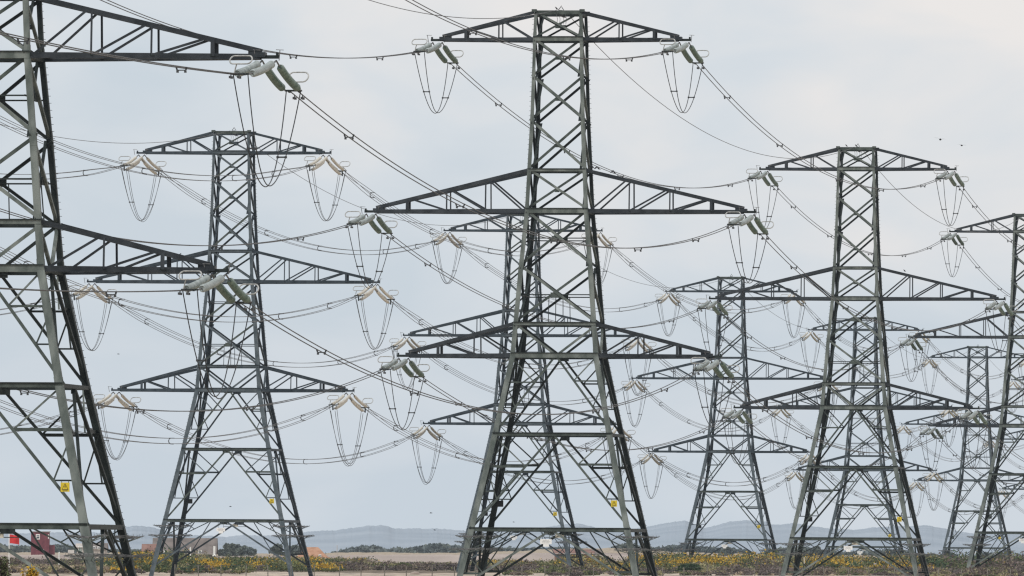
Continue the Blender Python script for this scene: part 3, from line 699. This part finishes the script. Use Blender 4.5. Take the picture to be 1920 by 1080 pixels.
# ------------------------------------------------------------------ houses and huts
def house(label,u0,u1,vt,vb,D,wall,roof,ridge_h=.4,depth=7,wins=(),pillars=(),hip=0,cat='house',name='house',gable_right=False):
    a=P(u0,vb,D); c=P(u1,vt,D); W=c.x-a.x; Htot=c.z; hwl=Htot*(1-ridge_h)
    root=link(name,None); root.location=((a.x+c.x)/2,D,0); tag(root,label,cat)
    b=B(); b.box((0,depth/2,hwl/2-.2),W,depth,hwl+.4,wall)
    if not hip:
        for s in (-1,1): b.add([(s*W/2,0,hwl),(s*W/2,depth,hwl),(s*W/2,depth/2,Htot-.05)],[(0,1,2)],wall)
    link('wall',b.mesh('wall'),root)
    b=B(); o=.35; x=W/2+o; xr=x-hip
    vs=[(-x,-o,hwl),(x,-o,hwl),(x,depth+o,hwl),(-x,depth+o,hwl),(-xr,depth/2,Htot),(xr,depth/2,Htot)]
    b.add(vs,[(0,1,5,4),(2,3,4,5),(1,2,5),(3,0,4)] if hip else [(0,1,5,4),(2,3,4,5)],roof)
    b.bar((-x,-o,hwl),(x,-o,hwl),.12,.16,(0,0,1),'palewall')
    link('roof',b.mesh('roof'),root)
    k=F/D
    for wu,wv,ww,wh,mt in wins:
        q=P(wu,wv,D); b=B(); cx=q.x-root.location.x; f_w=ww/k; f_h=wh/k
        b.box((cx,-.06,q.z),f_w+.25,.1,f_h+.25,'white'); b.box((cx,-.13,q.z),f_w*.85,.06,f_h*.85,mt)
        b.box((cx,-.17,q.z),.08,.04,f_h,'white')
        link('window' if mt=='glass' else 'door',b.mesh('window'),root)
    for pu,pv0,pv1,pw in pillars:
        q=P(pu,pv0,D); r=P(pu,pv1,D); b=B(); cx=q.x-root.location.x
        b.box((cx,-.55,(q.z+max(r.z,0))/2),pw/k,pw/k,abs(q.z-max(r.z,0)),'white'); b.box((cx,-.55,max(r.z,0)+.15),pw/k*1.7,pw/k*1.7,.3,'white')
        link('pillar',b.mesh('pillar'),root)
    return root
house('long brown bungalow with white pillars behind the left-centre pylon',288,404,1009,1043,2300,'brownwall','brownroof',.58,9,wins=[(330,1035,5,4,'glass'),(375,1035,5,4,'glass'),(300,1036,4,3,'glass')],pillars=[(276,1024,1037,2.6),(308,1031,1043,2.4),(357,1026,1044,2.6),(402,1024,1043,4)])
house('small low brown lean-to left of the brown bungalow',268,290,1020,1040,2290,'brownwall','redbrick',.4,6)
house('small house with orange tiled roof right of the left-centre pylon',556,614,1026,1045,2500,'brownwall','orangeroof',.62,8,wins=[(575,1042,3,3,'glass'),(600,1042,3,3,'glass')],hip=2.6)
house('long red-brown brick shed seen between the central pylon legs',1040,1112,1030,1044,2400,'redbrick','redbrick',.25,7,wins=[(1060,1039,3,3,'glass'),(1090,1039,3,3,'glass')])
house('short dark-roofed annex right of the red-brown shed',1112,1126,1030,1041,2400,'redbrick','brownroof',.35,6)
house('pale hut with a green door behind the nearest pylon leg',144,161,1019,1038,2600,'palewall','palewall',.2,4,wins=[(150.5,1030,6,11,'greendoor')],cat='hut')
house('pale house with white gable posts right of the green-door hut',168,199,1018,1038,2700,'palewall','brownroof',.3,7,wins=[(176,1027,4,4,'glass'),(185,1028,4,5,'glass')],pillars=[(194,1024,1036,2)],cat='house')
house('tiny cream hut left of the green-door hut',130,136,1031,1040,2500,'palewall','palewall',.25,2,cat='hut')
def red_tower():
    D=3060; a=P(58,1037,D); c=P(92,998,D); W=c.x-a.x; H=c.z; k=F/D
    root=link('lookout_building',None); root.location=((a.x+c.x)/2,D,0); tag(root,'dark red boarded lookout block with white framed window near left edge','building')
    b=B(); b.box((0,2.5,H/2-.2),W,5,H+.4,'redwall'); link('wall',b.mesh('wall'),root)
    b=B(); b.box((0,2.5,H+.12),W+.4,5.4,.24,'brownwall'); link('roof',b.mesh('roof'),root)
    q=P(71,1006.5,D); b=B(); x=q.x-root.location.x
    b.box((x,-.06,q.z),1.15,.1,1.5,'white'); b.box((x,-.13,q.z+.3),.8,.06,.3,'glass'); b.box((x,-.13,q.z-.25),.8,.06,.45,'glass'); link('window',b.mesh('window'),root)
    q=P(91,1006,D); b=B(); b.box((q.x-root.location.x,-.05,q.z),.3,.1,1.2,'white'); link('window',b.mesh('window'),root)
    q=P(76,1030,D); b=B()
    for i in range(7): b.box((q.x-root.location.x-.95+i*.3,-.06,q.z+random.uniform(-.15,.25)-i*.05),.22,.08,random.uniform(.35,.7),'white')
    link('white_panel',b.mesh('white_panel'),root)
    q=P(97,1022,D); b=B(); b.box((q.x-root.location.x,2.5,q.z/2),1.5,3,q.z,'redwall'); link('annex',b.mesh('annex'),root)
red_tower()
def flag():
    D=1100; a=P(17,1058,D); t=P(17,1001,D)
    root=link('flagpole',None); root.location=(a.x,D,0); tag(root,'white pole flying a plain red flag near the left edge','flag')
    b=B(); b.tube([Vector((0,0,-.1)),Vector((0,0,t.z))],.05,8,'white'); link('pole',b.mesh('pole'),root)
    b=B(); nx,ny=14,8; W=.97; H=.92; vs=[]
    for j in range(ny+1):
        for i in range(nx+1):
            s=i/nx; r=j/ny; vs.append((.06+W*s,.10*math.sin(s*7+r)*s,t.z-.05-H*r*(1-.08*s)-.28*s*s-.05*math.sin(s*5)*s))
    b.add(vs,[(j*(nx+1)+i,j*(nx+1)+i+1,(j+1)*(nx+1)+i+1,(j+1)*(nx+1)+i) for j in range(ny) for i in range(nx)],'redflag')
    link('flag_cloth',b.mesh('flag_cloth',True),root)
flag()
def post(label,u,v0,v1,D,r,mat,name='marker_post'):
    t=P(u,v0,D); o=B(); o.tube([Vector((0,0,-.3)),Vector((0,0,t.z-.05)),Vector((0,0,t.z))],[r,r,r*.5],8,mat)
    ob=link(name,o.mesh(name)); ob.location=(t.x,D,0); tag(ob,label,'post')
post('short white marker post in the scrub near the left edge',111,1035,1050,1700,.1,'white')
post('thin pale yellow marker post between the large right pylon legs',1508,1045,1066,1600,.07,'creampaint')
post('thin pale mast beside the orange roofed house',632,1022,1040,2600,.08,'palewall')
post('grey concrete post in gorse behind the large right-hand pylon',1641,1056,1068,1550,.22,'palewall')
# fence
def fence():
    root=link('wire_fence',None); root.location=(0,1200,0); tag(root,'post and wire fence along the edge of the shingle','fence')
    xs=[]; u=330
    while u<1935: xs.append(u+random.uniform(-3,3)); u+=43.4
    tops=[]
    for u in xs:
        q=P(u,1060,1200); h=1.38+random.uniform(-.09,.1); b=B()
        lean=random.uniform(-.05,.05); b.tube([Vector((0,0,-.3)),Vector((lean*.6,0,h*.7)),Vector((lean,0,h))],[.06,.055,.05],7,'wood')
        o=link('post',b.mesh('post'),root); o.location=(q.x,0,0); tops.append(Vector((q.x+lean,-.06,h)))
    for k in range(4):
        b=B(); b.tube([Vector((t.x,t.y,t.z*(.93-.21*k))) for t in tops],.008,4,'fitting'); link('strand',b.mesh('strand'),root)
fence()
for lab,u,v,D,w,h in [('white boulder of shingle beside a fence post left of central pylon',778,1073,1330,1.1,.5),]:
    q=P(u,v,D); b=B(); pts=[]
    b.tube([Vector((-w*.6,0,0)),Vector((-w*.35,0,h*.35)),Vector((0,0,h*.5)),Vector((w*.35,0,h*.45)),Vector((w*.55,0,.1))],[.1,h*.45,h*.6,h*.5,.1],9,'bank2')
    o=link('boulder',b.mesh('boulder',True)); o.location=(q.x,D,0); tag(o,lab,'boulder')

# ------------------------------------------------------------------ haze
def haze():
    me=bpy.data.meshes.new('haze'); x0,x1,y0,y1,z0,z1=-15000,15000,-5000,17000,-6,190
    vs=[(x0,y0,z0),(x1,y0,z0),(x1,y1,z0),(x0,y1,z0),(x0,y0,z1),(x1,y0,z1),(x1,y1,z1),(x0,y1,z1)]
    me.from_pydata(vs,[],[(0,3,2,1),(4,5,6,7),(0,1,5,4),(1,2,6,5),(2,3,7,6),(3,0,4,7)])
    m=bpy.data.materials.new('thin_haze'); m.use_nodes=True; nt=m.node_tree; nt.nodes.clear()
    out=nt.nodes.new('ShaderNodeOutputMaterial'); ab=nt.nodes.new('ShaderNodeVolumeAbsorption'); em=nt.nodes.new('ShaderNodeEmission'); ad=nt.nodes.new('ShaderNodeAddShader')
    s=2.2e-5; ab.inputs['Color'].default_value=(0,0,0,1); ab.inputs['Density'].default_value=s
    em.inputs['Color'].default_value=(.53,.61,.70,1); em.inputs['Strength'].default_value=s
    nt.links.new(ab.outputs[0],ad.inputs[0]); nt.links.new(em.outputs[0],ad.inputs[1]); nt.links.new(ad.outputs[0],out.inputs['Volume'])
    me.materials.append(m); o=link('haze',me); o['kind']='structure'
haze()

# ------------------------------------------------------------------ world, sun, camera
w=bpy.data.worlds.new('World'); S.world=w; w.use_nodes=True; nt=w.node_tree; nt.nodes.clear()
N=nt.nodes.new; L=nt.links.new
out=N('ShaderNodeOutputWorld'); bg=N('ShaderNodeBackground'); bg.inputs['Strength'].default_value=.1
SUN_E=math.radians(42); SUN_A=math.radians(-128)   # azimuth from +Y (view direction), clockwise: behind left of camera
sky=N('ShaderNodeTexSky'); sky.sky_type='NISHITA'; sky.sun_disc=False; sky.sun_elevation=SUN_E; sky.sun_rotation=SUN_A
tc=N('ShaderNodeTexCoord'); sep=N('ShaderNodeSeparateXYZ'); L(tc.outputs['Generated'],sep.inputs[0])
def math_(op,a,b=None,c=None):
    n=N('ShaderNodeMath'); n.operation=op
    for i,x in enumerate((a,b,c)):
        if x is None: continue
        if isinstance(x,(int,float)): n.inputs[i].default_value=x
        else: L(x,n.inputs[i])
    return n.outputs[0]
mp=N('ShaderNodeMapping'); mp.inputs['Scale'].default_value=(1,1,2.2); mp.inputs['Location'].default_value=(.3,.1,.05); L(tc.outputs['Generated'],mp.inputs[0])
no=N('ShaderNodeTexNoise'); no.inputs['Scale'].default_value=48; no.inputs['Detail'].default_value=5; no.inputs['Roughness'].default_value=.45; no.inputs['Distortion'].default_value=.4; L(mp.outputs[0],no.inputs['Vector'])
no2=N('ShaderNodeTexNoise'); no2.inputs['Scale'].default_value=9; no2.inputs['Detail'].default_value=3; L(mp.outputs[0],no2.inputs['Vector'])
# warmth and brightness grow to the upper right of the view; elsewhere the overcast is even
gx=N('ShaderNodeMapRange'); gx.inputs['From Min'].default_value=-.05; gx.inputs['From Max'].default_value=.055; L(sep.outputs['X'],gx.inputs['Value'])
gz=N('ShaderNodeMapRange'); gz.inputs['From Min'].default_value=.0; gz.inputs['From Max'].default_value=.055; L(sep.outputs['Z'],gz.inputs['Value'])
g=math_('MULTIPLY',gx.outputs[0],gz.outputs[0])
fac=math_('ADD',math_('MULTIPLY',g,.72),math_('MULTIPLY_ADD',no.outputs['Fac'],1.7,-.80))
fac=math_('ADD',fac,math_('MULTIPLY_ADD',no2.outputs['Fac'],.8,-.36))
fac=math_('ADD',fac,math_('MULTIPLY',gz.outputs[0],.22))
ramp=N('ShaderNodeValToRGB'); e=ramp.color_ramp.elements
e[0].position=0; e[0].color=(.61,.68,.75,1); e[1].position=1; e[1].color=(.88,.84,.82,1)
x=e.new(.45); x.color=(.70,.745,.795,1)
L(fac,ramp.inputs[0])
sc=N('ShaderNodeVectorMath'); sc.operation='SCALE'; sc.inputs['Scale'].default_value=10.0; L(ramp.outputs[0],sc.inputs[0])
mix=N('ShaderNodeMix'); mix.data_type='RGBA'; mix.inputs[0].default_value=.93
L(sky.outputs[0],mix.inputs[6]); L(sc.outputs[0],mix.inputs[7]); L(mix.outputs[2],bg.inputs['Color']); L(bg.outputs[0],out.inputs[0])
sun=bpy.data.lights.new('sun','SUN'); sun.energy=1.9; sun.angle=math.radians(12); sun.color=(1,.96,.9)
so=link('sun',sun); dirv=Vector((math.sin(SUN_A)*math.cos(SUN_E),math.cos(SUN_A)*math.cos(SUN_E),math.sin(SUN_E)))
so.rotation_euler=(-dirv).to_track_quat('-Z','Y').to_euler()
cam=bpy.data.cameras.new('camera'); co=link('camera',cam); S.camera=co
cam.sensor_width=36; cam.lens=F/1920*36; cam.shift_y=(HV-540)/1920; cam.clip_start=1; cam.clip_end=60000
co.matrix_world=Matrix.Translation((0,0,EYE)) @ Matrix.Rotation(math.pi/2,4,'X') @ Matrix.Rotation(ROLL,4,'Z')
S.view_settings.view_transform='Standard'; S.view_settings.look='None'; S.view_settings.exposure=0
S.render.resolution_x=1024; S.render.resolution_y=576
S.cycles.filter_width=1.3
